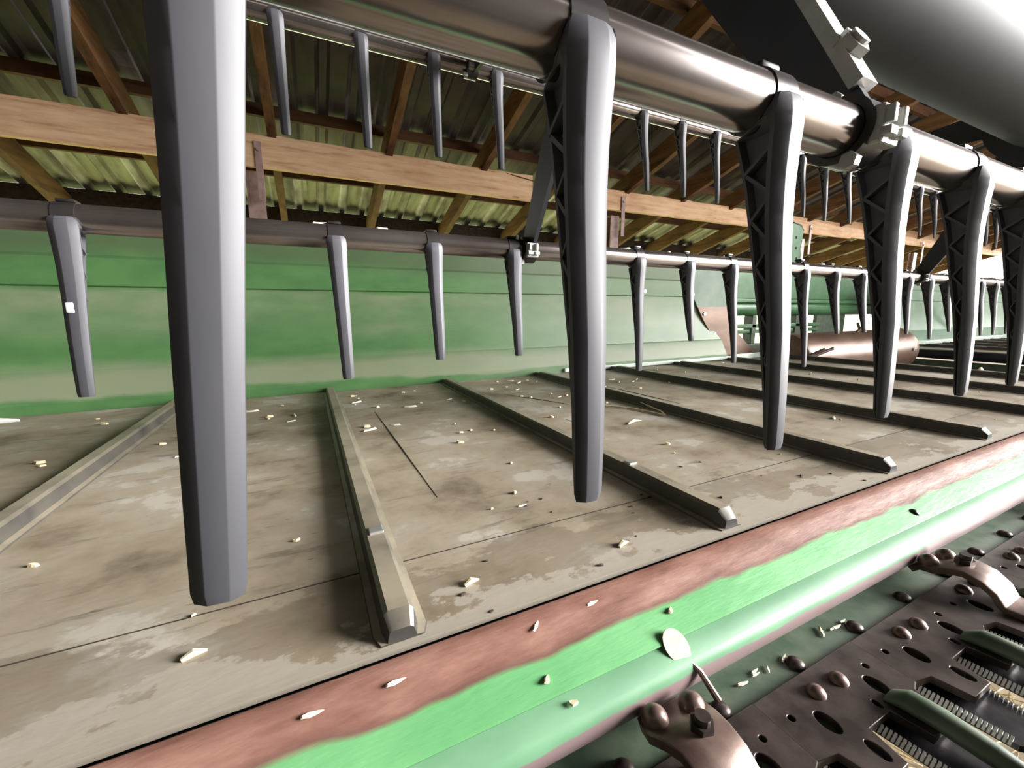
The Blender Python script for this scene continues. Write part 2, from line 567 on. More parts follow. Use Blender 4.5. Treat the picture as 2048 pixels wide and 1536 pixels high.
# end sheet: green above, rust-brown below, with the slanted cut edge
bm = BM()
def end_outline(xs_left, xs_right, zs):
    return [(xs_left(z), z) for z in zs] + [(xs_right(z), z) for z in reversed(zs)]
zs = [0.0, 0.08, 0.16, 0.24, 0.32]
fl = lambda z: interp([(0.0, 2.26), (0.12, 2.2), (0.25, 2.08), (0.45, 1.94), (0.6, 1.9)], z)
fr = lambda z: interp([(0.0, 2.68), (0.06, 2.55), (0.14, 2.42), (0.24, 2.34), (0.32, 2.28), (0.60, 2.20)], z)
o1 = end_outline(fl, fr, zs)
loops(bm, [[(x, 0.030, z) for x, z in o1], [(x, 0.042, z) for x, z in o1]])
obj('brown_end_sheet', bm, 'drum', hdr)['label'] = 'rusty brown end sheet with a slanted edge'
bm = BM()
o1 = end_outline(fl, fr, [0.32, 0.4, 0.5, 0.58])
loops(bm, [[(x, 0.032, z) for x, z in o1], [(x, 0.042, z) for x, z in o1]])
obj('end_sheet', bm, 'panel_far', hdr)
bolt0 = None
for x, z in ((1.985, 0.39), (2.09, 0.28), (2.19, 0.16), (1.62, 0.40), (1.60, 0.47)):
    bm = BM(); tube(bm, (0, 0, 0), (0, -0.012, 0), 0.011, 8)
    if bolt0 is None:
        bolt0 = obj('sheet_bolt', bm, 'chrome', hdr, loc=(x, 0.040, z))
    else:
        bm.free(); clone(bolt0, hdr, loc=(x, 0.036, z))
bm = BM(); box(bm, 1.1, 2.34, -0.012, -0.001, 0.006, 0.024, 0.002)
obj('sheet_rim', bm, 'rim', hdr)
bm = BM(); box(bm, 2.34, 2.80, -0.016, -0.001, 0.004, 0.034, 0.002)
obj('sheet_rim', bm, 'rim', hdr)
# centre frame behind the drum
cf = [('upper_plate', 2.2, 5.0, 0.34, 0.36, 0.385, 0.66, 'green'), ('upper_flange', 2.2, 5.0, 0.30, 0.36, 0.355, 0.383, 'green'),
      ('right_plate', 3.86, 4.3, 0.36, 0.39, -0.2, 0.30, 'green_dark'),
      ('lower_rail', 2.4, 3.86, 0.33, 0.39, 0.170, 0.200, 'green'), ('lower_rail', 2.4, 3.86, 0.34, 0.40, 0.130, 0.158, 'green'),
      ('sill', 2.4, 3.86, 0.33, 0.40, -0.2, 0.05, 'green_dark')]
for nm, xa, xb, ya, yb, za, zb, m in cf:
    bm = BM(); box(bm, xa, xb, ya, yb, za, zb, 0.006)
    obj(nm, bm, m, hdr)
bm = BM(); tube(bm, (2.2, 0.36, 0.315), (5.0, 0.36, 0.315), 0.055, 24)
obj('cross_tube', bm, 'green', hdr, smooth=True)
bm = BM(); box(bm, 3.52, 3.6, 0.33, 0.40, 0.05, 0.26, 0.005)
obj('upright', bm, 'green_dark', hdr)
bm = BM(); box(bm, 2.98, 3.03, 0.33, 0.40, 0.05, 0.26, 0.005)
obj('upright', bm, 'green_dark', hdr)
bm = BM(); box(bm, -2.3, 2.74, 0.305 - YA, 1.70 - YA, -0.085, -0.078)  # added black sheet that makes the gap at the belt edge read dark
obj('dark_gap_pan', bm, 'black', hdr)
# right wing back sheet
bm = BM()
L = thick(rel(back_prof), -0.004)
cutl = [interp([(0.0, 4.45), (0.12, 4.42), (0.45, 4.30), (0.6, 4.25)], z) for y, z in back_prof]
cutl = cutl + list(reversed(cutl))
loops(bm, [[(cutl[i], y, z) for i, (y, z) in enumerate(L)], [(8.6, y, z) for y, z in L]])
obj('back_sheet', bm, 'panel_far', hdr, smooth=True, sharp=0.2)
bm = BM(); box(bm, 4.25, 8.6, -0.020, -0.001, 0.004, 0.03, 0.002)
obj('sheet_rim', bm, 'rim', hdr)
bm = BM(); plate_x(bm, [(0.02, -0.2), (0.02, 0.62), (-0.5, 0.60), (-1.1, 0.35), (-1.3, 0.02), (-1.3, -0.2)], 8.6, 8.64)
obj('end_divider', bm, 'panel_far', hdr)
for k, (xa, za, zb) in enumerate(((5.3, 0.14, 0.36), (5.55, 0.22, 0.46))):
    bm = BM(); sweep(bm, [(xa + 0.25, -0.02, za), (xa, -0.03, zb)], 0.018, 8)
    obj('stay_bar', bm, 'chrome', hdr)
# S-shaped green plate with holes behind the rear bat
def curve_plate(name, outer, holes, depth, mat, parent, loc=(0, 0, 0), rot=(0, 0, 0), bev=0.0):
    cu = bpy.data.curves.new(name, 'CURVE')
    cu.dimensions = '2D'; cu.fill_mode = 'BOTH'; cu.extrude = depth / 2; cu.bevel_depth = bev
    for pts in [outer] + holes:
        sp = cu.splines.new('POLY')
        sp.points.add(len(pts) - 1)
        for p, q in zip(sp.points, pts):
            p.co = (q[0], q[1], 0, 1)
        sp.use_cyclic_u = True
    tmp = bpy.data.objects.new('tmp', cu)
    COL.objects.link(tmp)
    dg = bpy.context.evaluated_depsgraph_get()
    me = bpy.data.meshes.new_from_object(tmp.evaluated_get(dg))
    bpy.data.objects.remove(tmp)
    me.name = name
    me.materials.clear()
    me.materials.append(MAT[mat])
    o = bpy.data.objects.new(name, me)
    o.location = loc; o.rotation_euler = rot
    return link(o, parent)


def circ(cx, cy, rx, ry=None, n=14, rot=0.0):
    ry = rx if ry is None else ry
    out = []
    for i in range(n):
        a = 2 * math.pi * i / n
        x, y = rx * math.cos(a), ry * math.sin(a)
        out.append((cx + x * math.cos(rot) - y * math.sin(rot), cy + x * math.sin(rot) + y * math.cos(rot)))
    return out


sh = []
for y, z in [(0.10, 0.0), (0.10, 0.10), (0.085, 0.16), (0.10, 0.22), (0.11, 0.30), (0.07, 0.335), (-0.02, 0.345), (-0.10, 0.33), (-0.12, 0.28), (-0.12, 0.0)]:
    sh.append((y, z))
s_plate = curve_plate('curved_support_plate', sh, [circ(0.02, 0.24, 0.012), circ(0.03, 0.16, 0.012), circ(-0.05, 0.2, 0.012), circ(-0.05, 0.1, 0.012), circ(0.05, 0.08, 0.012)],
                      0.02, 'green', hdr, (3.52, 0.42, 0.63), (math.pi / 2, 0, 0))
bm = BM()
edge_pts = [(3.52 + y, 0.42, 0.63 + z) for y, z in sh[:7]]
sweep(bm, edge_pts, 0.012, 8)
obj('curved_support_edge', bm, 'green_dark', hdr)

# ------------------------------------------------------------------ draper belts
def slat_profile(h=0.026, w=0.040):
    # low flange with a standing rib, seen in (x, z)
    return [(-w * 0.62, 0.0), (-w * 0.60, 0.003), (-w * 0.42, 0.004), (-w * 0.36, h * 0.86), (-w * 0.26, h), (w * 0.22, h), (w * 0.32, h * 0.84), (w * 0.40, 0.004), (w * 0.60, 0.0025), (w * 0.62, 0.0)]


def slat_bm(y0, y1, flip=1):
    bm = BM()
    p = slat_profile()
    rings = []
    for y, s, zz in ((y0, 0.8, 0.5), (y0 + 0.012, 1, 0.98), (y1 - 0.05, 1, 1), (y1 - 0.045, 0.7, 0.75), (y1, 0.7, 0.7)):
        rings.append([(x * s, y, z * zz) for x, z in p])
    loops(bm, rings)
    return bm


BELT_Y0, BELT_Y1 = 0.333, 1.674
belt = thing('draper_belt', 'dusty brown rubber belt with raised slats in the foreground', 'conveyor belt', (0, BELT_Y0, 0))
bm = BM()
prof = [(0.0, -0.006), (0.0, 0.0), (BELT_Y1 - BELT_Y0, 0.0), (BELT_Y1 - BELT_Y0, -0.006)]
extrude_x(bm, prof, -2.3, 2.72)
obj('belt_carcass', bm, 'belt', belt)
bm = BM(); tube(bm, (2.745, 0.01, -0.035), (2.745, BELT_Y1 - BELT_Y0 - 0.01, -0.035), 0.034, 20)
obj('end_roller', bm, 'black', belt, smooth=True)
SX = [0.055 + 0.4448 * k for k in range(-5, 7)]
s0 = None
bm = BM(); box(bm, -2.3, 2.72, 0.1270, 0.1288, -0.001, 0.0003)
obj('belt_seam', bm, 'dirt', belt)
for i, x in enumerate(SX):
    if s0 is None:
        s0 = obj('slat', slat_bm(0.006, BELT_Y1 - BELT_Y0 - 0.004), 'slat', belt, loc=(x, 0, 0), smooth=True, sharp=0.5)
    else:
        clone(s0, belt, loc=(x, 0, 0))
# joiner pieces and seams seen on the belt
for x, y in ((0.055, 0.16), (0.50, 0.20)):
    bm = BM(); box(bm, x - 0.008, x + 0.009, y, y + 0.016, 0.0245, 0.0285, 0.001)
    obj('slat_rivet', bm, 'chrome', belt)
for xa, ya, xb, yb in ((0.62, 1.0, 0.62 + 0.13, 0.72), (0.62, 0.60, 0.64, 0.47), (1.05, 0.98, 1.06, 0.60), (0.16, 0.93, 0.165, 0.28)):
    bm = BM(); sweep(bm, [(xa, ya, 0.0002), ((xa + xb) / 2, (ya + yb) / 2, 0.0005), (xb, yb, 0.0002)], [0.0004, 0.0012, 0.0004], 5)
    obj('belt_scar', bm, 'dirt', belt)

belt_r = thing('draper_belt', 'far rubber belt on the wing beyond the brown drum', 'conveyor belt', (4.3, BELT_Y0, 0))
bm = BM(); box(bm, 0.03, 4.3, 0.0, 1.30, -0.03, 0.0, 0.004)
obj('belt_carcass', bm, 'belt', belt_r)
bm = BM(); tube(bm, (0.0, 0.01, -0.035), (0.0, 1.3, -0.035), 0.034, 20)
obj('end_roller', bm, 'black', belt_r, smooth=True)
bm = BM(); box(bm, -0.02, 0.02, 0.0, 1.3, -0.42, -0.08, 0.004)
obj('deck_end_plate', bm, 'green_dark', belt_r)
for k in range(9):
    clone(s0, belt_r, loc=(0.28 + 0.4448 * k, 0, 0), scale=(1, 0.955, 1))
for nm, za, zb, m in (('deck_rail', -0.16, -0.09, 'black'), ('deck_rail', -0.30, -0.19, 'green_dark')):
    bm = BM(); box(bm, -0.05, 4.3, 0.01, 0.04, za, zb, 0.004)
    obj(nm, bm, m, belt_r)
belt_c = thing('feed_belt', 'dark centre feed belt in front of the brown drum', 'conveyor belt', (2.85, BELT_Y0, -0.19))
bm = BM(); box(bm, 0.0, 1.36, 0.0, 1.2, -0.02, 0.0, 0.003)
obj('belt_carcass', bm, 'black', belt_c)
for k in range(6):
    bm = BM(); box(bm, 0.02, 1.34, 0.1 + 0.2 * k, 0.125 + 0.2 * k, 0.0, 0.015, 0.003)
    obj('slat', bm, 'slat', belt_c)
bm = BM()
n = 9
rings = []
for i in range(6):
    a = i / 5
    rings.append([(0.045 * math.sin(a * math.pi) * (1 + .2 * math.cos(3 * t_)) * math.cos(t_), 0.03 * math.sin(a * math.pi) * math.sin(t_), 0.10 * a + .005 * math.cos(2 * t_)) for t_ in [2 * math.pi * k / n for k in range(n)]] if 0 < i < 5 else
                 [(0.006 * math.cos(2 * math.pi * k / n), 0.006 * math.sin(2 * math.pi * k / n), 0.10 * a) for k in range(n)])
loops(bm, rings)
o = obj('corn_husk', bm, 'straw', smooth=True, loc=(3.9, 1.05, -0.17))
tag(o, 'crumpled tan husk lying on the dark feed belt right of the drum', 'husk')

# ------------------------------------------------------------------ feed drum
drum = thing('feed_drum', 'brown steel drum with rod fingers in the centre opening', 'drum', (2.72, 1.6, 0.0))
bm = BM()
prof = [(0.0, 0.13), (0.01, 0.148), (0.03, 0.153), (1.30, 0.153), (1.34, 0.166), (1.375, 0.166), (1.40, 0.150), (1.405, 0.13), (1.36, 0.11)]
seg = 48
rings = [[(x, r * math.cos(2 * math.pi * i / seg), r * math.sin(2 * math.pi * i / seg)) for i in range(seg)] for x, r in prof]
loops(bm, rings)
obj('drum_shell', bm, 'drum', drum, smooth=True)
for p, q in (((0.02, -0.135, 0.010), (0.145, -0.200, 0.068)), ((0.005, -0.140, 0.020), (0.075, -0.190, 0.066)),
             ((0.75, -0.03, 0.140), (0.80, -0.06, 0.200)), ((1.0, 0.05, 0.135), (1.05, 0.10, 0.20))):
    bm = BM(); tube(bm, p, q, 0.0095, 12)
    obj('finger', bm, 'guard_brown', drum, smooth=True)
bm = BM(); box(bm, 1.30, 1.36, -0.165, -0.15, 0.0, 0.02, 0.002)
obj('drum_clip', bm, 'chrome', drum)

# ------------------------------------------------------------------ reel: tines and bats
B1, B2, B3, RC = (0.195, 0.425), (0.716, 0.408), (0.99, 0.846), (0.470, 0.866)
BR = 0.0176
SECT = [(-0.002, -0.0225, -0.0180, 0.0225), (-0.006, -0.0245, -0.0172, 0.0262), (-0.0135, -0.0258, -0.0115, 0.0278), (-0.0200, -0.0258, 0.0090, 0.0275),
        (-0.030, -0.0252, 0.0058, 0.0268), (-0.050, -0.0247, 0.0005, 0.0250), (-0.070, -0.0252, -0.0035, 0.0236), (-0.093, -0.0268, -0.0078, 0.0222),
        (-0.140, -0.0312, -0.0172, 0.0200), (-0.185, -0.0334, -0.0238, 0.0180), (-0.213, -0.0340, -0.0265, 0.0168), (-0.217, -0.0332, -0.0275, 0.0150)]


def tine_bm(cut=0.0):
    bm = BM()
    rings = []
    for z, yf, yb, w in SECT:
        if z < -0.150 and cut > 0:
            z = -0.217 + cut + (z + 0.217) * (0.065 - cut) / 0.065
        t_ = 0.0028
        thin = (yb - yf) < 0.02
        b1 = yf + 0.20 * w
        if b1 > yb - 0.004:
            b1 = yf + (yb - yf) * 0.5
        b2 = min(b1 + t_, yb - 0.003)
        b3 = max(min(b2 + 0.003, yb - 0.0025), b2)
        b4 = max(yb - 0.004, b3)
        ww = 0.5 if z > -0.016 else 0.16
        h = [(0.20 * w, yf), (0.23 * w, yf + 0.03 * (b1 - yf)), (0.5 * w, b1), (0.5 * w, b2), (ww * w, b3), (ww * w, b4), (max(0.34, ww) * w, (b4 + yb) / 2), (max(0.34, ww) * w, yb)]
        ring = [(x, y, z) for x, y in h] + [(-x, y, z) for x, y in reversed(h)]
        rings.append(ring)
    loops(bm, rings)
    return bm


def truss_bm(cells=12):
    """zigzag ribs in the hollow sides of the tine"""
    bm = BM()
    zs = [-0.028 - 0.0145 * k for k in range(cells)]
    for s in (-1, 1):
        for k in range(len(zs) - 1):
            za, zb = zs[k], zs[k + 1]
            f = lambda z: interp([(-a[0], a[1]) for a in SECT], -z)
            g = lambda z: interp([(-a[0], a[2]) for a in SECT], -z)
            w = interp([(-a[0], a[3]) for a in SECT], -za)
            ya, yb = (f(za) + 0.24 * w, g(zb) - 0.003) if k % 2 == 0 else (g(za) - 0.003, f(zb) + 0.24 * w)
            p = [Vector((s * 0.13 * w, ya, za)), Vector((s * 0.13 * w, yb, zb))]
            q = [Vector((s * 0.40 * w, ya, za)), Vector((s * 0.40 * w, yb, zb))]
            d = Vector((0, 0, 0.0014))
            vs = [bm.verts.new(v) for v in (p[0] + d, p[0] - d, p[1] - d, p[1] + d, q[0] + d, q[0] - d, q[1] - d, q[1] + d)]
            for fc in ((0, 1, 2, 3), (4, 7, 6, 5), (0, 3, 7, 4), (1, 5, 6, 2), (0, 4, 5, 1), (3, 2, 6, 7)):
                bm.faces.new([vs[i] for i in fc])
    return bm


def clamp_bm():
    bm = BM()
    tube(bm, (-0.0105, 0, 0), (0.0105, 0, 0), BR + 0.0009, 36, inner=BR - 0.001)
    # lug standing on top of the tube
    box(bm, -0.009, 0.009, -0.006, 0.012, BR + 0.0003, BR + 0.0045, 0.0015)
    return bm


tine_src = obj('tine', tine_bm(), 'tine', smooth=True, sharp=0.5)
short_src = [tine_src, obj('tine', tine_bm(0.022), 'tine', smooth=True, sharp=0.5), obj('tine', tine_bm(0.034), 'tine', smooth=True, sharp=0.5)]
truss_src = [obj('truss_web', truss_bm(n), 'tine') for n in (12, 8, 8)]
clamp_src = obj('clamp', clamp_bm(), 'clamp', smooth=True, sharp=0.5)
used_src = set()


def take(src, parent, loc, rot=(0, 0, 0), scale=(1, 1, 1)):
    if src.name not in used_src:
        used_src.add(src.name)
        src.parent = parent
        src.location = loc; src.rotation_euler = rot; src.scale = scale
        return src
    return clone(src, parent, loc, rot, scale)


def reel_bat(label, by, bz, tines, xa, xb, group=None):
    r = thing('reel_bat', label, 'reel bat', (xa, by, bz))
    bm = BM(); tube(bm, (0, 0, 0), (xb - xa, 0, 0), BR, 40)
    obj('bat_tube', bm, 'tube', r, smooth=True)
    for x, rot, kind, ls in tines:
        tn = take(short_src[kind], r, (x - xa, 0, 0), rot, (1, 1, ls))
        take(truss_src[kind], tn, (0, 0, 0))
        take(clamp_src, tn, (0, 0, 0))
    return r


def rr(a=0.02):
    return random.uniform(-a, a)


front = [(-0.0215 + 0.1487 * k, (0.0, 0, 0), 0, 1.0) for k in range(-3, 22)]
fix = {3: (0.0, 0.062, 0), 4: (0.0, 0.012, 0), 5: (0, -0.015, 0), 6: (0, 0.012, 0), 7: (0, 0.0, 0)}
front = [(x, fix.get(i, (rr(), rr(.015), 0)), 0, {3: 1.075, 4: 1.055, 5: 1.035, 6: 1.01, 7: 0.99}.get(i, 1.0)) for i, (x, _, _, _) in enumerate(front)]
bat1 = reel_bat('nearest brown steel reel tube with big grey tines overhead', B1[0], B1[1], front, -1.1, 3.4)
short = {3: 1, 4: 1, 7: 2, 11: 2, 12: 2, 5: 0, 14: 1, 16: 1}
back = []
for k in range(-3, 32):
    back.append((-0.252 + 0.15 * k, (-0.02 + rr(.03), rr(.02), 0), short.get(k, 0), 1.0 + (0.12 if k in (6, 8) else 0.25 if k == 10 else 0)))
bat2 = reel_bat('rear reel tube with hanging grey tines in front of the green back wall', B2[0], B2[1], back, -1.2, 5.0)
upper = [(0.14 + 0.15 * (k - 3), (-0.02 + rr(.03), rr(.02), 0), 0, 1.0) for k in range(-3, 32)]
bat3 = reel_bat('highest reel tube with dark tines hanging before the roof timbers', B3[0], B3[1], upper, -1.2, 5.0)
# dirt pieces on the rear tube are listed with the chaff below

reel = thing('reel_core', 'smooth grey reel centre tube with black spider arms at upper right', 'reel', (0.38, RC[0], RC[1]))
bm = BM(); tube(bm, (-1.4, 0, 0), (5.2, 0, 0), 0.112, 64)
obj('centre_tube', bm, 'reel_grey', reel, smooth=True)


def arm_plate(bm, xo, b, w0, w1, r0=0.09):
    v = Vector((b[0] - RC[0], b[1] - RC[1]))
    d = v.normalized(); n_ = Vector((-d.y, d.x))
    L = v.length
    a0, a1 = d * r0, d * (L - 0.012)
    o = [a0 + n_ * w1, a1 + n_ * w0, a1 - n_ * w0, a0 - n_ * w1]
    plate_x(bm, [(p.x, p.y) for p in o], xo, xo + 0.008)


bats = [B1, B2, B3]
extra = [(RC[0] + 0.5 * math.cos(math.radians(a)), RC[1] + 0.5 * math.sin(math.radians(a))) for a in (64, 124, 180)]
for xo in (0.0, 1.56, 3.1):
    bm = BM(); tube(bm, (xo - 0.004, 0, 0), (xo + 0.012, 0, 0), 0.150, 40)
    obj('hub_disc', bm, 'black', reel, smooth=True)
    for b in bats + extra:
        bm = BM()
        arm_plate(bm, xo, b, 0.0195, 0.044)
        o = obj('spider_arm', bm, 'black', reel)
    for b in bats:
        bm = BM()
        yy, zz = b[0] - RC[0], b[1] - RC[1]
        tube(bm, (xo - 0.014, yy, zz), (xo + 0.014, yy, zz), 0.0235, 32, inner=BR + 0.0005)
        br = obj('bat_bearing', bm, 'clamp', reel, smooth=True)
        bm = BM()
        box(bm, xo - 0.012, xo + 0.012, yy - 0.028, yy - 0.019, zz - 0.016, zz + 0.010, 0.002)
        box(bm, xo - 0.012, xo - 0.002, yy - 0.033, yy - 0.026, zz - 0.012, zz - 0.006, 0.001)
        box(bm, xo + 0.003, xo + 0.012, yy - 0.033, yy - 0.026, zz - 0.012, zz - 0.006, 0.001)
        box(bm, xo - 0.010, xo - 0.005, yy - 0.033, yy - 0.026, zz - 0.004, zz + 0.008, 0.001)
        box(bm, xo + 0.004, xo + 0.009, yy - 0.033, yy - 0.026, zz - 0.004, zz + 0.008, 0.001)
        obj('bearing_lug', bm, 'castgrey', br)
        bm = BM(); tube(bm, (xo - 0.019, yy - 0.012, zz - 0.024), (xo - 0.012, yy - 0.012, zz - 0.024), 0.006, 6)
        obj('bearing_bolt', bm, 'castgrey', br)
        bm = BM(); tube(bm, (xo - 0.016, yy + 0.004, zz + 0.022), (xo - 0.010, yy + 0.004, zz + 0.022), 0.006, 6)
        obj('bearing_bolt', bm, 'castgrey', br)
    # bright front edge of the arm to the nearest bat, with a pinch bolt
    v = Vector((B1[0] - RC[0], B1[1] - RC[1])); d = v.normalized(); n_ = Vector((-d.y, d.x))
    if n_.x > 0:
        n_ = -n_
    bm = BM()
    pa = d * 0.12 + n_ * 0.040; pb = d * (v.length - 0.026) + n_ * 0.0205
    for p, q in ((pa, pb),):
        t_ = (q - p).normalized(); m_ = Vector((-t_.y, t_.x)) * 0.005
        plate_x(bm, [(p.x + m_.x, p.y + m_.y), (q.x + m_.x, q.y + m_.y), (q.x - m_.x, q.y - m_.y), (p.x - m_.x, p.y - m_.y)], xo - 0.004, xo + 0.017)
    obj('arm_flange', bm, 'castgrey', reel)
    bm = BM()
    q = pb + (pa - pb) * 0.09
    tube(bm, (xo + 0.006, q.x, q.y), (xo + 0.006, q.x + n_.x * 0.011, q.y + n_.y * 0.011), 0.0125, 6)
    tube(bm, (xo + 0.006, q.x + n_.x * 0.011, q.y + n_.y * 0.011), (xo + 0.006, q.x + n_.x * 0.014, q.y + n_.y * 0.014), 0.008, 12)
    obj('arm_bolt', bm, 'castgrey', reel)

# ------------------------------------------------------------------ cutterbar
CX0, CX1 = -1.4, 5.0
cut = thing('cutterbar', 'worn brown and green cutterbar edge with steel guards in front', 'cutterbar', (0, 0.0, 0.0))
bm = BM()
up_prof = [(0.319, -0.02), (0.3195, 0.000), (0.3180, 0.005), (0.3135, 0.0085), (0.307, 0.0085), (0.299, 0.0045), (0.290, -0.003), (0.2806, -0.0110), (0.252, -0.0235), (0.2505, -0.0252), (0.2520, -0.0275)]
extrude_x(bm, thick(up_prof, -0.002)[:len(up_prof)] + [(0.30, -0.029)], CX0, CX1)
obj('wear_skin', bm, 'skin', cut, smooth=True, sharp=0.5)
bm = BM()
lo_prof = [(0.256, -0.0280), (0.2520, -0.0280), (0.2360, -0.0362), (0.2325, -0.0392), (0.2305, -0.0440), (0.2300, -0.052), (0.2315, -0.0620), (0.2350, -0.068), (0.256, -0.068)]
extrude_x(bm, lo_prof, CX0, CX1)
obj('lower_skin', bm, 'skin_low', cut, smooth=True, sharp=0.5)
bm = BM(); box(bm, CX0, CX1, 0.150, 0.30, -0.110, -0.088)
obj('shelf', bm, 'green_dark', cut)
bm = BM(); box(bm, CX0, CX1, 0.25, 0.30, -0.088, -0.066)  # recess face coloured dark to stand in for shade in the groove
obj('shelf_back', bm, 'dirt', cut)
# carriage bolt on the green slope
bm = BM(); dome(bm, (0, 0, 0), 0.0065, 0.0045)
o = obj('skin_bolt', bm, 'bolt_black', cut, smooth=True, loc=(0.829, 0.2645, -0.0185)); o.rotation_euler = (math.radians(-24) * -1, 0, 0)
sd0 = None
for k in range(-8, 20):
    x = 0.449 + 0.12 * k
    if sd0 is None:
        bm = BM(); dome(bm, (0, 0, 0), 0.0100, 0.0075)
        sd0 = obj('dome_bolt', bm, 'guard', cut, smooth=True, loc=(x, 0.2165, -0.088))
    else:
        clone(sd0, cut, loc=(x, 0.2165, -0.088))
# perforated guard plates, one every 172 mm, with their bolts and finger
PITCH = 0.172
g0 = None
def rounded_rect(x0, x1, y0, y1):
    return [(x0, y0), (x1, y0), (x1, y1), (x0, y1)]
units = [0.441 + PITCH * k for k in range(-5, 12)]
for i, ux in enumerate(units):
    if g0 is None:
        holes = [circ(-0.041, 0.161, 0.0085, 0.0125, 16), circ(0.046, 0.161, 0.0085, 0.0125, 16), circ(-0.067, 0.178, 0.0042, n=10), circ(0.063, 0.178, 0.0042, n=10),
                 circ(0.058, 0.133, 0.006, 0.011, 12), circ(-0.030, 0.128, 0.006, 0.011, 12), circ(0.022, 0.150, 0.004, 0.006, 10)]
        pl = [(-0.0855, 0.2025), (-0.0855, 0.146), (-0.062, 0.142), (-0.055, 0.112), (-0.020, 0.112), (-0.014, 0.142), (0.025, 0.142), (0.030, 0.112), (0.068, 0.112), (0.074, 0.142), (0.0855, 0.146), (0.0855, 0.2025)]
        g0 = curve_plate('guard_plate', pl, holes, 0.007, 'guard', cut, (ux, 0, -0.0835), bev=0.0008)
        plate = g0
        bm = BM(); dome(bm, (0, 0, 0), 0.0092, 0.0085)
        gb0 = obj('guard_bolt', bm, 'guard_brown', g0, smooth=True, loc=(-0.018, 0.183, 0.003))
        gb1 = clone(gb0, g0, loc=(0.018, 0.181, 0.003))
        bm = BM()
        rings = []
        for s, y, z, w, h in ((0, 0.150, 0.004, 0.012, 0.005), (1, 0.138, 0.010, 0.0125, 0.009), (2, 0.115, 0.010, 0.0115, 0.010), (3, 0.08, 0.006, 0.0095, 0.010), (4, 0.045, 0.0, 0.006, 0.008), (5, 0.03, -0.003, 0.002, 0.003)):
            rings.append([(0.043 + (0.150 - y) * 0.12 + w * math.cos(2 * math.pi * k / 14), y, z + h * math.sin(2 * math.pi * k / 14)) for k in range(14)])
        loops(bm, rings)
        gf0 = obj('guard_finger', bm, 'green_dark', g0, smooth=True)
    else:
        plate = clone(g0, cut, loc=(ux, 0, -0.0835))
        clone(gb0, plate, loc=(-0.018, 0.183, 0.003)); clone(gb0, plate, loc=(0.018, 0.181, 0.003))
        clone(gf0, plate)
# hold-down clips, arched straps over the knife
def clip_bm():
    bm = BM()
    path = [(0.232, -0.078), (0.222, -0.066), (0.208, -0.062), (0.195, -0.056), (0.182, -0.053), (0.168, -0.056), (0.156, -0.064), (0.148, -0.076), (0.142, -0.079), (0.120, -0.080)]
    widths = [0.020, 0.030, 0.034, 0.031, 0.028, 0.027, 0.026, 0.025, 0.025, 0.022]
    th = 0.007
    rings = []
    for i, ((y, z), w) in enumerate(zip(path, widths)):
        a = Vector(path[max(i - 1, 0)]); b = Vector(path[min(i + 1, len(path) - 1)])
        d = (b - a).normalized(); n_ = Vector((d.y, -d.x)) * th
        rings.append([(-w, y, z), (-w, y + n_.x, z + n_.y), (-w + .002, y + n_.x * 1.15, z + n_.y * 1.15), (w - .002, y + n_.x * 1.15, z + n_.y * 1.15), (w, y + n_.x, z + n_.y), (w, y, z)])
    loops(bm, rings)
    return bm


c0 = None
for x in (-0.25, 0.262, 0.775, 1.29, 1.80):
    if c0 is None:
        c0 = obj('hold_down_clip', clip_bm(), 'guard_brown', cut, smooth=True, sharp=0.6, loc=(x, 0, 0))
        bm = BM(); dome(bm, (0, 0, 0), 0.0115, 0.012); cb0 = obj('clip_bolt', bm, 'guard_brown', c0, smooth=True, loc=(-0.019, 0.218, -0.055))
        clone(cb0, c0, loc=(0.020, 0.213, -0.055))
        bm = BM(); tube(bm, (0, 0, 0), (0, 0, 0.012), 0.010, 6); tube(bm, (0, 0, 0.012), (0, 0, 0.018), 0.0065, 12)
        cn0 = obj('clip_nut', bm, 'guard', c0, loc=(0.004, 0.190, -0.052))
        kids = [(cb0, (-0.019, 0.218, -0.055)), (cb0, (0.020, 0.213, -0.055)), (cn0, (0.004, 0.190, -0.052))]
    else:
        c = clone(c0, cut, loc=(x, 0, 0))
        for s, l in kids:
            clone(s, c, loc=l)

# ------------------------------------------------------------------ sickle knife
knife = thing('sickle_knife', 'dark sickle knife with serrated sections under the guards', 'knife', (0, 0.15, -0.0935))
bm = BM(); box(bm, CX0, 3.0, 0.010, 0.028, -0.004, 0.002)
obj('knife_back', bm, 'knife', knife)
k0 = None
for k in range(-12, 26):
    x = 0.398 + 0.086 * k
    if k0 is None:
        bm = BM()
        hw = 0.0385
        o = [(-hw, 0.012), (hw, 0.012), (0.029, -0.072), (0.010, -0.090), (-0.010, -0.090), (-0.029, -0.072)]
        lo = [(a, b, -0.003) for a, b in o]; hi = [(a * 0.9, b + (0.002 if b < -0.08 else 0), 0.0015) for a, b in o]
        loops(bm, [lo, hi])
        k0 = obj('knife_section', bm, 'knife', knife, loc=(x, 0, 0))
        bm = BM()
        for s in (-1, 1):
            for q in range(24):
                y = 0.008 - q * 0.0032
                u = hw - (0.012 - y) * (hw - 0.029) / 0.084
                pr = [(s * (u - 0.0060), 0.0050), (s * (u + 0.0008), -0.0012), (s * (u - 0.0060), -0.0012)]
                loops(bm, [[(a, y, c) for a, c in pr], [(a, y - 0.0020, c) for a, c in pr]])
        t0 = obj('serration', bm, 'tooth', k0)
        t0['kind'] = 'stuff'
    else:
        c = clone(k0, knife, loc=(x, 0, 0))
        clone(t0, c)

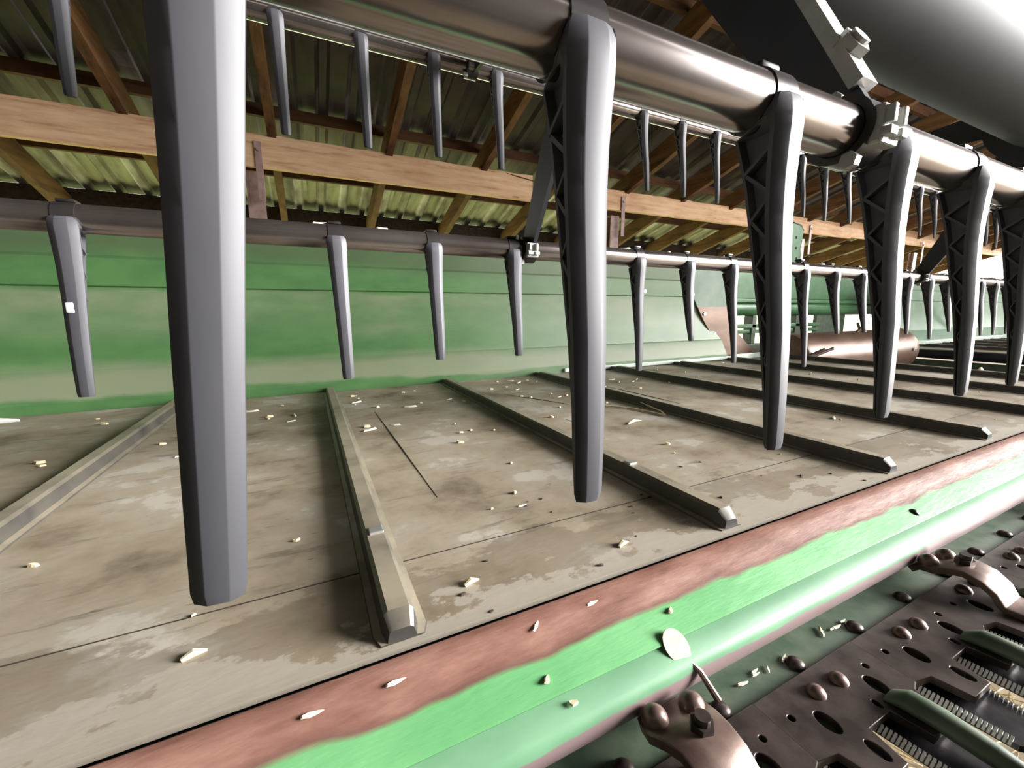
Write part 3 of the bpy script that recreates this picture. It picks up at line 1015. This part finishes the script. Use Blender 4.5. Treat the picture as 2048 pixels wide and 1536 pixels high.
# ------------------------------------------------------------------ chaff, twigs and scraps
def flake_bm(l, w, h):
    bm = BM()
    n = 7
    lo, hi = [], []
    for i in range(n):
        a = 2 * math.pi * i / n
        k = 1 + random.uniform(-.25, .25)
        lo.append((l * math.cos(a) * k, w * math.sin(a) * k, 0)); hi.append((l * .8 * math.cos(a) * k, w * .7 * math.sin(a) * k, h + random.uniform(0, h)))
    return loops(bm, [lo, hi])


flakes = [flake_bm(0.006, 0.003, 0.0015), flake_bm(0.009, 0.0022, 0.0014), flake_bm(0.004, 0.003, 0.002)]
fsrc = [obj('chaff_flake', b, m) for b, m in zip(flakes, ('straw', 'husk', 'straw'))]
fused = set()


def flake(x, y, z, s, lab, grp, kind=None, rotx=0.0):
    i = random.randrange(3) if kind is None else kind
    src = fsrc[i]
    if src.name not in fused:
        fused.add(src.name); o = src
        o.location = (x, y, z); o.rotation_euler = (rotx, 0, random.uniform(0, 3)); o.scale = (s, s, s)
    else:
        o = clone(src, None, (x, y, z), (rotx, 0, random.uniform(-.6, .9)), (s, s, s))
    tag(o, lab, 'chaff', grp)
    return o


def on_slat(x):
    return any(abs(x - sx) < 0.045 for sx in SX)


zones = [((-0.34, 0.0), 'tiny pale chaff fleck on the belt between the two left slats', 'chaff between the left slats', 16),
         ((0.11, 0.45), 'tiny pale chaff fleck on the belt right of the nearest slat', 'chaff right of the nearest slat', 24),
         ((0.56, 0.89), 'tiny pale chaff fleck on the belt behind the second front tine', 'chaff on the third belt field', 22),
         ((1.0, 1.34), 'tiny pale chaff fleck on the belt behind the third front tine', 'chaff on the fourth belt field', 16),
         ((1.45, 2.6), 'tiny pale chaff fleck on the far belt fields', 'chaff on the far belt fields', 24),
         ((-0.80, -0.44), 'tiny pale chaff fleck on the belt at the far left', 'chaff at the left end of the belt', 6)]
for (xa, xb), lab, grp, n in zones:
    c = 0
    while c < n:
        x, y = random.uniform(xa, xb), random.choice((random.uniform(0.36, 1.6), random.uniform(0.9, 1.6)))
        flake(x, y, 0.0005 if y > 0.456 else -0.001, random.uniform(0.7, 1.5) * (0.8 if y < 0.6 else 1.35), lab, grp)
        c += 1
for k in range(26):
    x, y = random.uniform(0.12, 0.9), random.uniform(0.33, 0.55)
    o = flake(x, y, -0.001, random.uniform(.5, 1.1), 'dark dirt crumb along the belt edge beside the brown steel strip', 'dirt crumbs along the belt edge', 2)
    o.data = o.data if o.data.materials[0] is MAT['dirt'] else o.data.copy()
    o.data.materials[0] = MAT['dirt']
    o['category'] = 'dirt'
    o.name = 'dirt_crumb'
ORD = ['leftmost', 'second from left', 'third from left', 'fourth from left', 'fifth from left', 'sixth from left', 'seventh from left', 'eighth from left', 'ninth from left', 'rightmost']
for i, x in enumerate((-0.02, 0.04, 0.17, 0.235)):
    flake(x, 0.296 + rr(.004), 0.0035, 0.8, 'straw fleck on the brown worn steel strip, ' + (ORD[i] if i < 3 else 'rightmost') + ' of four', 'straw flecks on the brown strip', 1, 0.5)
for x, y, z in ((0.16, 0.262, -0.019), (0.315, 0.272, -0.0145), (0.175, 0.243, -0.031)):
    flake(x, y, z + 0.001, 0.9, 'pale chaff fleck on the green slope of the cutterbar', 'chaff on the green cutterbar slope', 0, 0.42)
for k in range(9):
    flake(random.uniform(0.30, 0.60), 0.2285 + rr(.003), -0.0865, random.uniform(.5, .9), 'straw scrap caught in the groove above the dome bolts', 'straw in the cutterbar groove', 1)
for i, (x, s) in enumerate(((-0.62, 1.6), (-0.34, 1.5), (0.03, 1.4), (0.12, 1.3), (0.62, 1.2), (0.75, 1.1), (0.93, 1.2), (1.1, 1.3), (1.35, 1.4), (1.55, 1.5))):
    flake(x, B2[0] + 0.002, B2[1] + BR - 0.0005, s, 'white dropping on top of the rear reel tube, ' + ORD[i] + ' of ten', 'droppings on the rear reel tube', 1)


def lone(name, bm, mat, label, cat, loc=(0, 0, 0)):
    return tag(obj(name, bm, mat, loc=loc, smooth=True), label, cat)


bm = BM(); sweep(bm, [(-0.10, 0.06, 0.003), (0.0, 0.0, 0.003), (0.062, -0.085, 0.003), (0.082, -0.19, 0.004), (0.094, -0.16, 0.008), (0.100, -0.07, 0.016)], [0.001, 0.0024, 0.0024, 0.0022, 0.002, 0.001], 7)
lone('straw_stalk', bm, 'straw', 'bent straw stalk lying against the third slat', 'straw', (0.806, 1.018, 0.0006))
bm = BM(); sweep(bm, [(0, 0, 0.003), (0.06, 0.02, 0.006), (0.12, 0.015, 0.004)], [0.008, 0.012, 0.004], 8)
lone('paper_scrap', bm, 'paper', 'curled white scrap on the belt at the far left edge', 'scrap', (-0.86, 1.58, 0.0))
bm = BM(); sweep(bm, [(0, 0, 0.002), (0.03, 0.012, 0.004), (0.055, 0.010, 0.002)], [0.002, 0.004, 0.001], 7)
lone('straw_curl', bm, 'husk', 'curled husk strip below the third front tine', 'husk', (0.735, 0.81, 0.001))
for lab, x, y in (('pair of tan husk bits near the lower end of the nearest slat', 0.13, 0.385), ('tan husk bit lying at the lower left of the belt', -0.12, 0.40), ('tan husk bit in front of the second front tine', 0.33, 0.37)):
    bm = BM(); sweep(bm, [(0, 0, 0.002), (0.008, 0.003, 0.004), (0.018, 0.004, 0.002)], [0.002, 0.0035, 0.001], 7)
    lone('husk_bit', bm, 'straw', lab, 'husk', (x, y, -0.001))
# pale oval leaf with stalk standing at the clip
bm = BM()
n = 18
pts = circ(0, 0.0, 0.0128, 0.0165, n)
loops(bm, [[(x, y, -0.0006) for x, y in pts], [(x, y, 0.0004) for x, y in pts]])
lf = lone('seed_leaf', bm, 'leaf', 'pale oval leaf on a short stalk at the green cutterbar edge', 'leaf', (0.297, 0.246, -0.027))
lf.rotation_euler = (0.80, -0.35, 0.25)
bm = BM(); sweep(bm, [(0, -0.016, 0), (0.001, -0.028, 0.001), (0.0, -0.058, -0.006)], [0.0012, 0.0028, 0.0034], 8)
obj('stalk', bm, 'guard_brown', lf, smooth=True)
bm = BM()
box(bm, -0.0035, 0.0035, -0.0015, 0.0015, -0.006, 0.006, 0.001)
o = lone('husk_fleck', bm, 'paper', 'white fleck stuck on the leftmost rear tine', 'husk', (-0.252, 0.677, 0.300))
# straw litter on the ground under the knife
bm = BM()
for k in range(2600):
    x, y = random.uniform(0.0, 2.6), random.uniform(-0.5, 0.28)
    a = random.uniform(0, 3.14); l = random.uniform(0.015, 0.05); z = GROUND + random.uniform(0.002, 0.02)
    d = Vector((math.cos(a), math.sin(a), rr(.2))) * l; s = Vector((-math.sin(a), math.cos(a), 0)) * 0.0018
    p = Vector((x, y, z))
    vs = [bm.verts.new(v) for v in (p - d - s, p - d + s, p + d, p + d * .2 + Vector((0, 0, .003)))]
    bm.faces.new(vs[:3]); bm.faces.new((vs[0], vs[2], vs[3]))
tag(obj('straw_litter', bm, 'straw'), 'dry straw littering the dirt floor under the knife', 'straw', kind='stuff')
